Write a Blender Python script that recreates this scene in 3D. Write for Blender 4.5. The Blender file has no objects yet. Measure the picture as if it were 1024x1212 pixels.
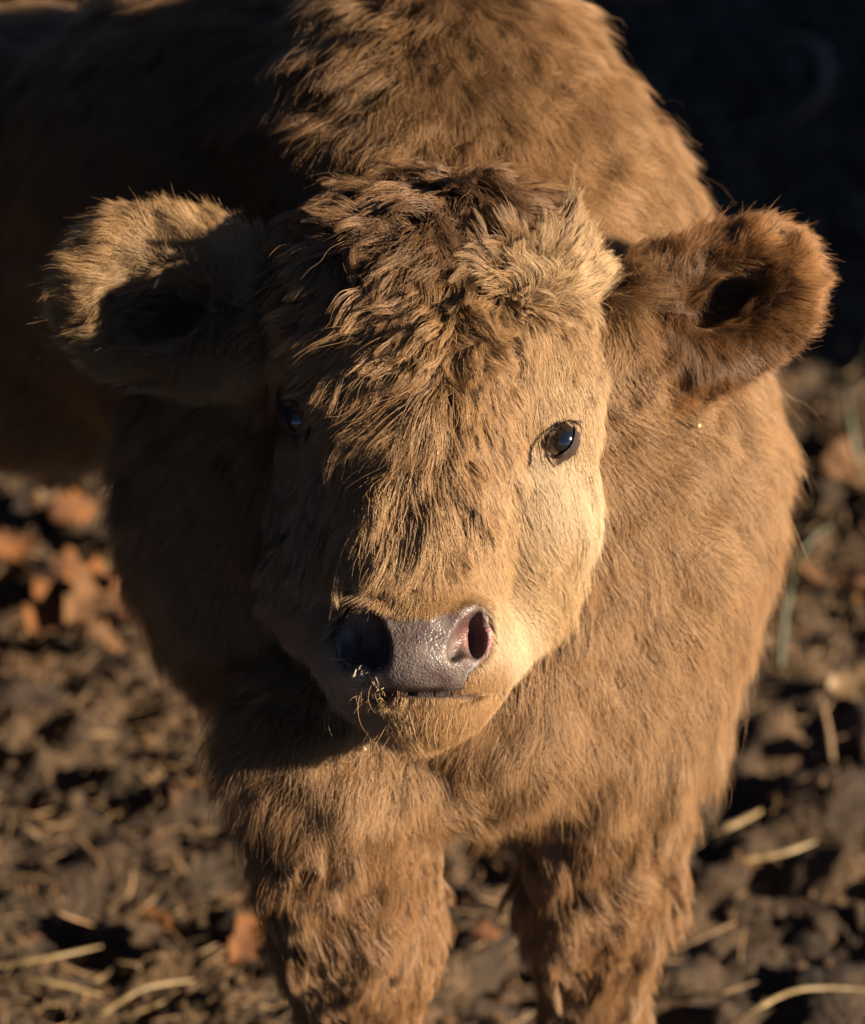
import bpy, bmesh, math, random
import numpy as np
from mathutils import Vector, Matrix, kdtree

S = 0.00045            # metres per unit of the calf's own design space
D = 4000.0             # camera distance to the face, in the same units
PITCH = math.radians(30)
HEADZ = 0.60
CP, SP = math.cos(PITCH), math.sin(PITCH)
rng = np.random.default_rng(7)
random.seed(7)
scene = bpy.context.scene

# ------------------------------------------------------------------ camera, sky, sun, exposure
cam = bpy.data.objects.new('camera', bpy.data.cameras.new('camera'))
scene.collection.objects.link(cam)
scene.camera = cam
cam.location = (0, -D * S * CP, HEADZ + D * S * SP)
cam.rotation_euler = (math.radians(90) - PITCH, 0, 0)
cam.data.sensor_fit = 'VERTICAL'
cam.data.sensor_height = 36
cam.data.lens = 36 * D / 1212.0
cam.data.clip_start = 0.05
cam.data.clip_end = 2000
cam.data.dof.use_dof = True
cam.data.dof.focus_distance = (D - 15) * S
cam.data.dof.aperture_fstop = (cam.data.lens / 1000) / 0.021

SUN_AZ, SUN_EL = math.radians(66), math.radians(21)     # azimuth to the right of the viewer's back
sun_dir = Vector((math.sin(SUN_AZ) * math.cos(SUN_EL), -math.cos(SUN_AZ) * math.cos(SUN_EL), math.sin(SUN_EL)))
world = bpy.data.worlds.new('World')
scene.world = world
world.use_nodes = True
wn = world.node_tree
sky = wn.nodes.new('ShaderNodeTexSky')
sky.sky_type = 'NISHITA'
sky.sun_disc = False
sky.air_density = 0.3
sky.dust_density = 0.1
sky.ozone_density = 3.0
sky.sun_elevation = SUN_EL
sky.sun_rotation = math.atan2(sun_dir.x, sun_dir.y)
wn.links.new(sky.outputs[0], wn.nodes['Background'].inputs[0])
wn.nodes['Background'].inputs[1].default_value = 0.05
sl = bpy.data.lights.new('sun', 'SUN')
sl.energy = 5.0
sl.angle = math.radians(0.5)
sl.color = (1.0, 0.83, 0.62)
sun = bpy.data.objects.new('sun', sl)
scene.collection.objects.link(sun)
sun.rotation_euler = sun_dir.to_track_quat('Z', 'Y').to_euler()
scene.view_settings.view_transform = 'Standard'
scene.view_settings.look = 'None'
scene.view_settings.exposure = 1.45
scene.view_settings.gamma = 1
scene.view_settings.use_curve_mapping = False
cy = scene.cycles
cy.use_denoising = True
cy.max_bounces = 1
cy.diffuse_bounces = 1
cy.glossy_bounces = 2
cy.transmission_bounces = 2
cy.transparent_max_bounces = 8
scene.cycles_curves.shape = 'RIBBONS'
scene.cycles_curves.subdivisions = 2

# ------------------------------------------------------------------ helpers
def link(o, parent=None):
    scene.collection.objects.link(o)
    if parent is not None:
        o.parent = parent
    return o

def tag(o, label=None, cat=None, group=None, kind=None):
    if label: o['label'] = label
    if cat: o['category'] = cat
    if group: o['group'] = group
    if kind: o['kind'] = kind
    return o

def empty(name, loc=(0, 0, 0)):
    o = bpy.data.objects.new(name, None)
    o.location = loc
    o.empty_display_size = 0.05
    return link(o)

def mesh_obj(name, verts, faces, mat, parent=None, smooth=True):
    me = bpy.data.meshes.new(name)
    me.from_pydata([tuple(v) for v in verts], [], [tuple(f) for f in faces])
    if smooth:
        me.polygons.foreach_set('use_smooth', [True] * len(me.polygons))
    me.update()
    if mat is not None:
        me.materials.append(mat)
    return link(bpy.data.objects.new(name, me), parent)

def view_to_world(p):
    """p: (n,3) in design space: x right, y up the picture plane, z away from the viewer"""
    p = np.asarray(p, float)
    x, v, w = p[..., 0], p[..., 1], p[..., 2]
    return np.stack([x, w * CP + v * SP, HEADZ / S - w * SP + v * CP], -1) * S

def Q(px, py, w):
    k = 1 + w / D
    return np.array([(px - 512) * k, (606 - py) * k, w], float)

def to_px(p):
    k = 1 + p[..., 2] / D
    return p[..., 0] / k + 512, 606 - p[..., 1] / k

def ground_at(px, py, z=0.0):
    """the ground point seen at a picture position"""
    d = view_to_world(Q(px, py, 0)) - np.array(cam.location)
    t = (z - cam.location[2]) / d[2]
    return np.array(cam.location) + d * t

def _hash(ix, iy, iz, seed):
    h = (ix.astype(np.int64) * 73856093) ^ (iy.astype(np.int64) * 19349663) ^ (iz.astype(np.int64) * 83492791) ^ (seed * 2654435761)
    h = (h ^ (h >> 13)) * 1274126177 & 0x7fffffff
    h = (h ^ (h >> 16)) & 0xffff
    return h / 32767.5 - 1

def vnoise(p, seed=0):
    i = np.floor(p).astype(np.int64)
    f = p - i
    u = f * f * (3 - 2 * f)
    r = 0
    for dx in (0, 1):
        for dy in (0, 1):
            for dz in (0, 1):
                w = (u[..., 0] if dx else 1 - u[..., 0]) * (u[..., 1] if dy else 1 - u[..., 1]) * (u[..., 2] if dz else 1 - u[..., 2])
                r = r + w * _hash(i[..., 0] + dx, i[..., 1] + dy, i[..., 2] + dz, seed)
    return r

def vnoise3(p, seed=0):
    return np.stack([vnoise(p, seed), vnoise(p, seed + 11), vnoise(p, seed + 23)], -1)

def norm(v):
    return v / np.maximum(np.linalg.norm(v, axis=-1, keepdims=True), 1e-9)

# ------------------------------------------------------------------ materials
def mat_new(name):
    m = bpy.data.materials.new(name)
    m.use_nodes = True
    nt = m.node_tree
    return m, nt, nt.nodes['Principled BSDF']

THRU = (.90, .50, .26)
SOLID = .82     # share of light the hairs turn back rather than let through
def hair_material(name, rough=0.32, radial=0.5):
    m = bpy.data.materials.new(name)
    m.use_nodes = True
    nt = m.node_tree
    nt.nodes.clear()
    out = nt.nodes.new('ShaderNodeOutputMaterial')
    h = nt.nodes.new('ShaderNodeBsdfHairPrincipled')
    h.model = 'CHIANG'
    h.parametrization = 'COLOR'
    a = nt.nodes.new('ShaderNodeAttribute')
    a.attribute_name = 'coat'
    h.inputs['Roughness'].default_value = rough
    h.inputs['Radial Roughness'].default_value = radial
    h.inputs['Random Roughness'].default_value = 0.1
    d = nt.nodes.new('ShaderNodeBsdfPrincipled')
    mu = nt.nodes.new('ShaderNodeMixRGB'); mu.blend_type = 'MULTIPLY'; mu.inputs[0].default_value = 1
    mu.inputs[2].default_value = (THRU[0], THRU[1], THRU[2], 1)
    nt.links.new(a.outputs['Color'], mu.inputs[1]); nt.links.new(mu.outputs[0], h.inputs['Color'])
    nt.links.new(a.outputs['Color'], d.inputs['Base Color'])
    d.inputs['Roughness'].default_value = .45
    d.inputs['Specular IOR Level'].default_value = .35
    mx = nt.nodes.new('ShaderNodeMixShader'); mx.inputs[0].default_value = SOLID
    nt.links.new(h.outputs[0], mx.inputs[1]); nt.links.new(d.outputs[0], mx.inputs[2])
    nt.links.new(mx.outputs[0], out.inputs[0])
    return m

M_FUR = hair_material('fur_hair')

def skin_material():
    m, nt, b = mat_new('calf_hide')
    N, L = nt.nodes, nt.links
    a = N.new('ShaderNodeAttribute'); a.attribute_name = 'bare'
    tc = N.new('ShaderNodeTexCoord')
    vor = N.new('ShaderNodeTexVoronoi'); vor.feature = 'DISTANCE_TO_EDGE'; vor.inputs['Scale'].default_value = 420
    mp = N.new('ShaderNodeMapping'); mp.inputs['Scale'].default_value = (1.0, 1, 1.0)
    nz = N.new('ShaderNodeTexNoise'); nz.inputs['Scale'].default_value = 90; nz.inputs['Detail'].default_value = 6
    mixv = N.new('ShaderNodeMixRGB'); mixv.inputs[0].default_value = 0.012
    L.new(tc.outputs['Object'], mixv.inputs[1]); L.new(nz.outputs['Color'], mixv.inputs[2])
    L.new(mixv.outputs[0], mp.inputs[0]); L.new(mp.outputs[0], vor.inputs['Vector'])
    L.new(tc.outputs['Object'], nz.inputs['Vector'])
    cr = N.new('ShaderNodeValToRGB')
    cr.color_ramp.elements[0].position = 0.35; cr.color_ramp.elements[0].color = (0.075, 0.050, 0.046, 1)
    cr.color_ramp.elements[1].position = 0.68; cr.color_ramp.elements[1].color = (0.170, 0.140, 0.122, 1)
    L.new(nz.outputs['Fac'], cr.inputs[0])
    col = N.new('ShaderNodeAttribute'); col.attribute_name = 'hide'
    mul = N.new('ShaderNodeMixRGB')
    L.new(a.outputs['Fac'], mul.inputs[0]); L.new(col.outputs['Color'], mul.inputs[1])
    m2 = N.new('ShaderNodeMixRGB'); m2.blend_type = 'MULTIPLY'; m2.inputs[0].default_value = 1
    L.new(cr.outputs[0], m2.inputs[1]); L.new(col.outputs['Color'], m2.inputs[2])
    sc_ = N.new('ShaderNodeMixRGB'); sc_.blend_type = 'ADD'; sc_.inputs[0].default_value = 0.0
    L.new(m2.outputs[0], mul.inputs[2])
    L.new(mul.outputs[0], b.inputs['Base Color'])
    rr = N.new('ShaderNodeMapRange')
    rr.inputs[3].default_value = 0.9; rr.inputs[4].default_value = 0.34
    L.new(a.outputs['Fac'], rr.inputs[0]); L.new(rr.outputs[0], b.inputs['Roughness'])
    bp = N.new('ShaderNodeBump'); bp.inputs['Strength'].default_value = 0.4; bp.inputs['Distance'].default_value = 0.0009
    mr = N.new('ShaderNodeMapRange'); mr.inputs[1].default_value = 0.0; mr.inputs[2].default_value = 0.25
    L.new(vor.outputs['Distance'], mr.inputs[0])
    L.new(mr.outputs[0], bp.inputs['Height']); L.new(bp.outputs[0], b.inputs['Normal'])
    b.inputs['Specular IOR Level'].default_value = 0.45
    b.inputs['Subsurface Weight'].default_value = 0.0
    return m

# ------------------------------------------------------------------ the calf's shape as one smooth distance field
def rotz(deg):
    """turn in the picture plane, clockwise positive as seen"""
    a = math.radians(-deg)
    return np.array([[math.cos(a), -math.sin(a), 0], [math.sin(a), math.cos(a), 0], [0, 0, 1]])

def roty(deg):
    a = math.radians(deg)
    return np.array([[math.cos(a), 0, math.sin(a)], [0, 1, 0], [-math.sin(a), 0, math.cos(a)]])

def rotx(deg):
    a = math.radians(deg)
    return np.array([[1, 0, 0], [0, math.cos(a), -math.sin(a)], [0, math.sin(a), math.cos(a)]])

def ell(px, py, w, rx, ry, rw, rot=None):
    k = 1 + w / D
    return ('e', Q(px, py, w), np.array([rx * k, ry * k, rw * k], float), rot)

def cap(a, ra, b, rb):
    return ('c', Q(*a), Q(*b), ra * (1 + a[2] / D), rb * (1 + b[2] / D))

def down(p, length):
    """point straight below p in the world by length units"""
    return p + length * np.array([0, -CP, SP])

def d_prim(pr, P):
    if pr[0] == 'e':
        q = P - pr[1]
        if pr[3] is not None:
            q = q @ pr[3]          # into the ellipsoid's own axes
        r = pr[2].astype(P.dtype)
        k0 = np.linalg.norm(q / r, axis=-1)
        k1 = np.linalg.norm(q / (r * r), axis=-1)
        return k0 * (k0 - 1) / np.maximum(k1, 1e-9)
    a, b, ra, rb = pr[1:]
    ab = b - a
    t = np.clip(((P - a) @ ab) / (ab @ ab), 0, 1)
    return np.linalg.norm(P - a - t[..., None] * ab, axis=-1) - (ra + (rb - ra) * t)

def smin(a, b, k):
    h = np.maximum(k - np.abs(a - b), 0) / k
    return np.minimum(a, b) - h * h * k * 0.25

def smax(a, b, k):
    return -smin(-a, -b, k)

def leg(p0, r0, l1, r1, l2, r2, l3, r3, lean=(0, 0)):
    """upper leg, cannon, pastern, hoof going straight down in the world"""
    a = Q(*p0)
    b = down(a, l1) + np.array([lean[0], 0, lean[1]])
    c = down(b, l2)
    d = down(c, l3)
    return [('c', a, b, r0, r1), ('c', b, c, r1, r2), ('c', c, d, r2, r3)], d

PR = []    # (primitive, blend)
def add(p, k=40): PR.append((p, k))

# skull
add(ell(520, 385, 120, 172, 160, 140), 50)
add(ell(528, 308, 130, 125, 70, 100), 50)
add(cap((518, 430, 70), 122, (503, 700, 10), 78), 50)
add(ell(650, 490, 75, 50, 85, 60), 60)            # brow ridges round the eyes
add(ell(378, 490, 85, 42, 85, 60), 60)
add(ell(640, 600, 84, 50, 62, 62), 40)
add(ell(412, 635, 140, 78, 130, 105), 60)         # cheeks
add(ell(610, 622, 130, 70, 118, 100), 50)
add(ell(505, 750, 150, 92, 90, 105), 60)          # jaw
add(ell(500, 768, 35, 108, 72, 118), 38)          # muzzle
add(ell(502, 829, 52, 74, 42, 82), 28)
add(cap((556, 786, 70), 42, (608, 690, 130), 54), 40)
add(cap((436, 785, 80), 44, (388, 695, 140), 56), 40)            # chin
add(ell(446, 742, -40, 26, 40, 30, rotz(-30)), 16)   # wings of the nostrils
add(ell(548, 740, -44, 26, 36, 30, rotz(34)), 16)
N_HEAD = len(PR)
# ears, broad paddles
EAR_L = rotz(-4) @ roty(8)
EAR_R = rotz(-20) @ roty(6)
ears = [(ell(200, 349, 175, 130, 95, 28, EAR_L), 30), (ell(832, 366, 165, 122, 84, 26, EAR_R), 30)]
ears += [(cap((300, 400, 165), 62, (215, 385, 180), 58), 40), (cap((725, 400, 165), 66, (800, 395, 170), 62), 40)]
ears += [(ell(902, 334, 167, 56, 52, 22, rotz(-30)), 34), (ell(140, 330, 178, 50, 56, 22), 34)]
for e in ears: add(*e)
# neck, chest, trunk
add(cap((530, 440, 240), 160, (570, 330, 520), 248), 90)
add(cap((655, 560, 370), 120, (715, 780, 400), 125), 90)
add(ell(560, 620, 420, 300, 290, 230), 90)
add(ell(700, 570, 430, 200, 235, 220), 80)
add(ell(341, 580, 470, 186, 250, 190), 80)
add(ell(575, 790, 330, 150, 150, 150), 80)        # brisket
add(ell(512, 250, 620, 228, 290, 290), 90)
add(ell(320, 250, 960, 295, 290, 320), 110)
add(ell(60, 285, 1300, 240, 255, 330), 110)
add(ell(-200, 285, 1650, 230, 240, 300), 110)      # rump
LEGS = []
for spec in (((400, 880, 300), 128, 290, 82, 360, 58, 150, 62, (26, -10)),
             ((712, 860, 400), 114, 260, 74, 330, 54, 130, 60, (0, 0)),
             ((-190, 430, 1600), 120, 330, 80, 380, 62, 130, 66, (0, 0)),
             ((-360, 400, 1700), 130, 330, 80, 380, 62, 130, 66, (0, 0))):
    segs, foot = leg(*spec[:8], lean=spec[8])
    LEGS.append(foot)
    for s_ in segs: add(s_, 60)

CUT = []   # (primitive, blend) carved away
CUT.append((ell(186, 366, 142, 74, 48, 40, EAR_L), 16))
CUT.append((ell(862, 350, 132, 62, 30, 44, rotz(-32) @ roty(6)), 18))
CUT.append((ell(434, 752, -62, 23, 44, 52, rotz(-22)), 9))
CUT.append((ell(413, 756, -40, 19, 33, 42), 12))
CUT.append((ell(552, 752, -70, 14, 36, 34, rotz(33)), 8))
CUT.append((ell(563, 758, -54, 13, 22, 36), 10))
CUT.append((ell(505, 822, -62, 86, 2.6, 34), 4))   # mouth line
CUT.append((ell(588, 817, -24, 44, 3.4, 40, rotz(-14)), 4))
CUT.append((ell(428, 819, -30, 40, 3.2, 34, rotz(16)), 4))
EYES = [(663, 521, 29.0), (341, 500, 60.0)]
ER = 33.0

def field(P):
    d = None
    for pr, k in PR:
        e = d_prim(pr, P)
        d = e if d is None else smin(d, e, k)
    for pr, k in CUT:
        d = smax(d, -d_prim(pr, P), k)
    return d

def head_field(P):
    d = None
    for pr, k in PR[:N_HEAD]:
        e = d_prim(pr, P)
        d = e if d is None else smin(d, e, k)
    return d

def grad(P, h=1.0):
    e = np.eye(3) * h
    return norm(np.stack([field(P + e[i]) - field(P - e[i]) for i in range(3)], -1))

def surface_net(lo, hi, step):
    ax = [np.arange(lo[i], hi[i] + step, step) for i in range(3)]
    n = [len(a) for a in ax]
    F = np.empty(n, np.float32)
    for i, x in enumerate(ax[0]):
        g = np.stack(np.meshgrid([x], ax[1], ax[2], indexing='ij'), -1)[0].reshape(-1, 3)
        F[i] = field(g).reshape(n[1], n[2])
    s = F < 0
    cnt = np.zeros([k - 1 for k in n], np.int16)
    acc = np.zeros([k - 1 for k in n] + [3])
    sl3 = lambda o: tuple(slice(o[i], n[i] - 1 + o[i]) for i in range(3))
    offs = [(a, b, c) for a in (0, 1) for b in (0, 1) for c in (0, 1)]
    for o in offs:
        for axis in range(3):
            if o[axis]: continue
            o2 = list(o); o2[axis] = 1
            fa, fb = F[sl3(o)], F[sl3(o2)]
            m = (fa < 0) != (fb < 0)
            t = np.where(m, fa / np.where(m, fa - fb, 1), 0)
            cnt += m
            for j in range(3):
                acc[..., j] += np.where(m, o[j] + (t if j == axis else 0), 0)
    act = cnt > 0
    vid = -np.ones(act.shape, np.int64)
    vid[act] = np.arange(act.sum())
    ijk = np.argwhere(act)
    V = (acc[act] / cnt[act][:, None] + ijk) * step + np.array([a[0] for a in ax])
    Fc = []
    for axis in range(3):
        a, b = [(1, 2), (2, 0), (0, 1)][axis]
        o2 = [slice(None)] * 3; o1 = [slice(None)] * 3
        o1[axis] = slice(0, n[axis] - 1); o2[axis] = slice(1, n[axis])
        m = s[tuple(o1)] != s[tuple(o2)]
        e = np.argwhere(m)
        e = e[(e[:, a] > 0) & (e[:, b] > 0) & (e[:, a] < n[a] - 1) & (e[:, b] < n[b] - 1)]
        ea = np.zeros(3, int); ea[a] = 1
        eb = np.zeros(3, int); eb[b] = 1
        q = [vid[tuple((e - x).T)] for x in (ea + eb, eb, 0 * ea, ea)]
        q = np.stack(q, -1)
        ins = s[tuple(o1)][tuple(e.T)]
        q[~ins] = q[~ins][:, ::-1]
        Fc.append(q)
    return V, np.concatenate(Fc)

V0, F0 = surface_net((-1050, -1200, -150), (560, 800, 2250), 16.0)
bm = bmesh.new()
bv = [bm.verts.new(tuple(v)) for v in V0]
for f in F0:
    try: bm.faces.new([bv[i] for i in f])
    except ValueError: pass

def proj(bm, mask=None, it=3):
    P = np.array([v.co[:] for v in bm.verts])
    for _ in range(it):
        g = grad(P, 0.8)
        P = P - np.clip(field(P), -6, 6)[:, None] * g
    for v, p in zip(bm.verts, P): v.co = p

def refine(bm, test):
    P = np.array([v.co[:] for v in bm.verts])
    ok = test(P)
    bm.verts.ensure_lookup_table()
    es = [e for e in bm.edges if ok[e.verts[0].index] and ok[e.verts[1].index]]
    bmesh.ops.subdivide_edges(bm, edges=es, cuts=1, use_grid_fill=True)
    bm.verts.index_update()

bm.verts.index_update()
proj(bm, it=2)
def in_head(P):
    x, y = to_px(P)
    return (P[:, 2] < 300) & (y < 930)
refine(bm, in_head); proj(bm, it=2)
def in_face(P):
    x, y = to_px(P)
    return (P[:, 2] < 130) & (y < 910) & (x > 300) & (x < 730)
refine(bm, in_face); proj(bm, it=1)
def in_muzzle(P):
    x, y = to_px(P)
    return (P[:, 2] < 60) & (y > 680) & (y < 870)
refine(bm, in_muzzle); proj(bm, it=2)
bmesh.ops.recalc_face_normals(bm, faces=bm.faces)
tri = bmesh.ops.triangulate(bm, faces=bm.faces[:])
bm.verts.ensure_lookup_table()
BV = np.array([v.co[:] for v in bm.verts])
BN = grad(BV, 1.0)
BT = np.array([[v.index for v in f.verts] for f in bm.faces])
bm.free()
print('body verts', len(BV), 'tris', len(BT))

# --------- which skin is bare (nose pad, lips, round the eyes)
def seg_d(x, y, ax, ay, bx, by):
    t = np.clip(((x - ax) * (bx - ax) + (y - ay) * (by - ay)) / ((bx - ax) ** 2 + (by - ay) ** 2), 0, 1)
    return np.hypot(x - ax - t * (bx - ax), y - ay - t * (by - ay))

def sstep(a, b, x):
    t = np.clip((x - a) / (b - a), 0, 1)
    return t * t * (3 - 2 * t)

PAD = np.array([(424, 704), (436, 712), (455, 720), (480, 726), (505, 726), (530, 719), (556, 714), (572, 718), (580, 740), (578, 768), (566, 786),
                (553, 798), (551, 814), (520, 818), (480, 818), (452, 814), (432, 804), (420, 790), (402, 782), (396, 750), (406, 722)], float)
def poly_dist(x, y, poly):
    """signed distance to a closed outline, negative inside"""
    d = np.full(len(x), 1e9); ins = np.zeros(len(x), bool)
    for i in range(len(poly)):
        ax, ay = poly[i]; bx_, by_ = poly[(i + 1) % len(poly)]
        d = np.minimum(d, seg_d(x, y, ax, ay, bx_, by_))
        c = (ay > y) != (by_ > y)
        ins ^= c & (x < (bx_ - ax) * (y - ay) / ((by_ - ay) if by_ != ay else 1e-9) + ax)
    return np.where(ins, -d, d)

def bare_mask(P):
    x, y = to_px(P)
    front = P[:, 2] < 40
    wob = 2.5 * vnoise(P / 9.0, 5)
    d = poly_dist(x, y, PAD)
    pad = 1 - sstep(-3, 3, d + wob)
    lips = (1 - sstep(1.0, 2.6, np.abs(y - 822))) * (np.abs(x - 505) < 58) * (P[:, 2] < 0) * .35
    pad = np.maximum(pad, lips)
    return pad * front

def eye_space(P):
    """1 inside the opening of either eye"""
    x, y = to_px(P)
    o = 0
    for ex, ey, rot, a, b, side in ((664, 521, -56, 27, 13.5, 1), (350, 496, 62, 30, 20, -1)):
        c, s = math.cos(math.radians(rot)), math.sin(math.radians(rot))
        u = (x - ex) * c + (y - ey) * s
        v = -(x - ex) * s + (y - ey) * c
        o = np.maximum(o, ((u / a) ** 2 + (v / b) ** 2 < 1) & (P[:, 2] < 180))
    return o

# --------- coat colours (hair's own colour by region; sun highlights painted into cheek, eye and muzzle)
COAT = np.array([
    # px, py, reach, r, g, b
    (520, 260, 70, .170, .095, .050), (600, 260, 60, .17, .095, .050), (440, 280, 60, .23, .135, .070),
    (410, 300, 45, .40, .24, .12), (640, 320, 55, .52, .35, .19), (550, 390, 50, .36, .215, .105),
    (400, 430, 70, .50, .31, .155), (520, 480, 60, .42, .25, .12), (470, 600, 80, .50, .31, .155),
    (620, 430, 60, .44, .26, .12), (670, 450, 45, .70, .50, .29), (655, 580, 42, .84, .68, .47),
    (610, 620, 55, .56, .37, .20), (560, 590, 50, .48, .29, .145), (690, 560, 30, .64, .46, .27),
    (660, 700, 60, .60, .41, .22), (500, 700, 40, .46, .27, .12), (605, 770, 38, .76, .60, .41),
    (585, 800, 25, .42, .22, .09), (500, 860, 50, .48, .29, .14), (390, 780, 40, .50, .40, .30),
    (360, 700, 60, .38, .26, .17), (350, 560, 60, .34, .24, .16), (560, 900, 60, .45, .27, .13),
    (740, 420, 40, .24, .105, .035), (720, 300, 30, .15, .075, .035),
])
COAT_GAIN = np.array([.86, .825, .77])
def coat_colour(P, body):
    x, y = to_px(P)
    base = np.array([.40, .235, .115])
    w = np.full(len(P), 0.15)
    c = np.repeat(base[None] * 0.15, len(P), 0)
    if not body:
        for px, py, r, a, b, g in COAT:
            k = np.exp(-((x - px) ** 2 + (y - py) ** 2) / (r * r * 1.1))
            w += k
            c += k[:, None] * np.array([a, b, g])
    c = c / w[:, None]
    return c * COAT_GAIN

def guide_interp(P, G, base_reach):
    x, y = to_px(P)
    G = np.array(G, float)
    out = np.zeros((len(P), G.shape[1] - 2))
    w = np.zeros(len(P)) + 1e-9
    for g in G:
        k = np.exp(-((x - g[0]) ** 2 + (y - g[1]) ** 2) / base_reach ** 2) + 1e-7
        w += k
        out += k[:, None] * g[2:]
    return out / w[:, None]

G_HEAD = [
    # px, py, dx, dy, length, lift, wave
    (551, 232, 0.0, 0.8, 46, .35, .9), (500, 225, -.7, .2, 46, .4, .9), (610, 235, .7, .3, 44, .35, .8),
    (450, 250, -.8, .3, 50, .45, 1.0), (400, 250, -.6, -.4, 55, .7, 1.0), (345, 270, -.8, -.2, 50, .7, .9),
    (540, 290, -.1, 1, 62, .35, .7), (490, 300, -.5, .9, 66, .4, .8), (590, 275, .5, .8, 52, .35, .6),
    (430, 310, .4, .9, 62, .5, .8), (380, 330, -.7, .4, 52, .5, .9), (345, 340, -.9, .2, 45, .5, .8),
    (590, 310, -.8, -.5, 52, .65, .5), (635, 320, .0, -.9, 55, .7, .4), (680, 320, .7, -.5, 48, .6, .5), (700, 360, .7, .4, 40, .5, .6),
    (540, 345, -.2, .9, 50, .5, 1.1), (500, 370, -.6, .7, 56, .5, 1.1), (575, 375, .3, .5, 48, .6, 1.1),
    (540, 410, .2, .3, 48, .6, 1.2), (470, 400, -.8, .6, 66, .4, .7), (410, 400, -1, .2, 60, .4, .6), (355, 410, -1, .1, 30, .4, .6), (352, 462, -.8, -.3, 14, .3, .3), (335, 500, -.6, .3, 12, .3, .3), (352, 530, -.4, .8, 16, .3, .3), (372, 500, -.5, .6, 16, .3, .3),
    (500, 450, -.4, .9, 74, .3, .6), (440, 460, -.8, .7, 74, .35, .5), (385, 470, -1, .4, 58, .4, .6),
    (565, 450, .4, .8, 46, .35, .7), (600, 400, .3, .9, 40, .3, .5), (650, 400, .1, 1, 28, .3, .3), (690, 420, .4, .9, 30, .3, .4),
    (520, 510, -.05, 1, 70, .25, .4), (470, 530, -.35, 1, 82, .25, .4), (420, 540, -.6, .9, 78, .3, .45), (380, 560, -.6, .8, 58, .3, .6),
    (570, 520, .4, 1, 46, .28, .5), (615, 500, .3, .9, 30, .25, .4), (640, 470, .3, .9, 22, .25, .3),
    (500, 580, 0, 1, 78, .2, .35), (450, 600, -.3, 1, 78, .22, .4), (405, 620, -.4, 1, 62, .28, .6), (355, 620, -.5, .9, 40, .35, .6),
    (545, 600, .35, 1, 58, .22, .35), (590, 600, .6, .9, 36, .22, .35), (640, 600, .4, 1, 20, .22, .25), (690, 600, .5, .8, 28, .35, .4),
    (500, 640, 0, 1, 44, .22, .35), (460, 650, -.2, 1, 48, .22, .4), (545, 655, .5, .9, 36, .22, .35), (590, 660, .7, .7, 28, .25, .35),
    (640, 670, .7, .8, 26, .3, .4), (690, 680, .7, .7, 30, .4, .5), (400, 690, -.4, .9, 34, .3, .5), (350, 700, -.5, .9, 32, .4, .6),
    (500, 690, .0, .35, 11, .5, .2), (450, 695, -.2, .3, 12, .5, .2), (560, 695, .3, .3, 11, .5, .2), (600, 720, .7, .4, 12, .4, .25),
    (620, 760, .8, .5, 14, .4, .25), (600, 800, .6, .6, 10, .4, .2), (660, 760, .7, .8, 26, .4, .4), (390, 740, -.6, .5, 13, .45, .3),
    (400, 790, -.6, .6, 12, .45, .3), (380, 830, -.5, .9, 24, .45, .4), (500, 832, 0, 1, 9, .25, .2), (560, 830, .2, 1, 9, .25, .2), (445, 832, -.1, 1, 10, .3, .3), (500, 870, 0, 1, 24, .4, .5),
    (440, 860, -.2, 1, 26, .45, .6), (570, 860, .3, 1, 18, .4, .4), (500, 900, 0, 1, 30, .4, .5),
]

# ------------------------------------------------------------------ calf objects
calf = empty('calf', tuple(view_to_world((LEGS[0] + LEGS[1]) / 2) * np.array([1, 1, 0])))
tag(calf, 'fluffy brown calf standing on dry ground and looking at the viewer', 'calf')
bpy.context.view_layer.update()
CALF_INV = Matrix.Translation(-Vector(calf.location))
cl = np.array(calf.location)

def calf_mesh(name, P, faces, mat, parent=None, smooth=True):
    W = view_to_world(P) - cl
    return mesh_obj(name, W, faces, mat, parent or calf, smooth)

M_SKIN = skin_material()
body = calf_mesh('body', BV, BT, M_SKIN)
bare = bare_mask(BV)
at = body.data.attributes.new('bare', 'FLOAT', 'POINT')
at.data.foreach_set('value', bare.astype(np.float32))
bx, by = to_px(BV)
longb = sstep(14, 34, guide_interp(BV, G_HEAD, 34)[:, 2])
head_b = head_field(BV) < 10 + 6 * vnoise(BV / 14.0, 61)
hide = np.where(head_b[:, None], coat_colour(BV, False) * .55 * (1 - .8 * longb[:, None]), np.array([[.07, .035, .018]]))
hide = hide + (np.array([1.0, 0.97, 0.97]) - hide) * bare[:, None]
nearpad = (poly_dist(bx, by, PAD) < 7) & (BV[:, 2] < 40)
hide = np.where((nearpad & (bare < .98))[:, None], hide * np.minimum(1, .25 + .75 * bare[:, None] ** 3), hide)
# pink flesh inside the nostrils and on the lip
pink = np.exp(-((bx - 562) ** 2 + (by - 752) ** 2) / 19 ** 2) * (BV[:, 2] < 20)
lip = np.exp(-((by - 821) / 8.0) ** 4) * (np.abs(bx - 505) < 66) * (BV[:, 2] < 10)
for kk, colr in ((pink, (1.25, .52, .48)), (lip, (.06, .035, .03))):
    hide = hide + (np.array(colr) - hide) * np.clip(kk, 0, 1)[:, None]
ear_shade = np.maximum(np.exp(-((bx - 192) ** 2 / 70 ** 2 + (by - 362) ** 2 / 40 ** 2)), np.exp(-((bx - 868) ** 2 / 60 ** 2 + (by - 355) ** 2 / 35 ** 2))) * (BV[:, 2] < 230)  # ear hollows: shade of the rim darkened into the skin colour
hide = hide + (np.array([.012, .007, .005]) - hide) * np.clip(ear_shade, 0, 1)[:, None] * (1 - bare[:, None])
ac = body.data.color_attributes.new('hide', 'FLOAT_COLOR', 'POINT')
ac.data.foreach_set('color', np.concatenate([hide, np.ones((len(hide), 1))], 1).astype(np.float32).ravel())

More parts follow.
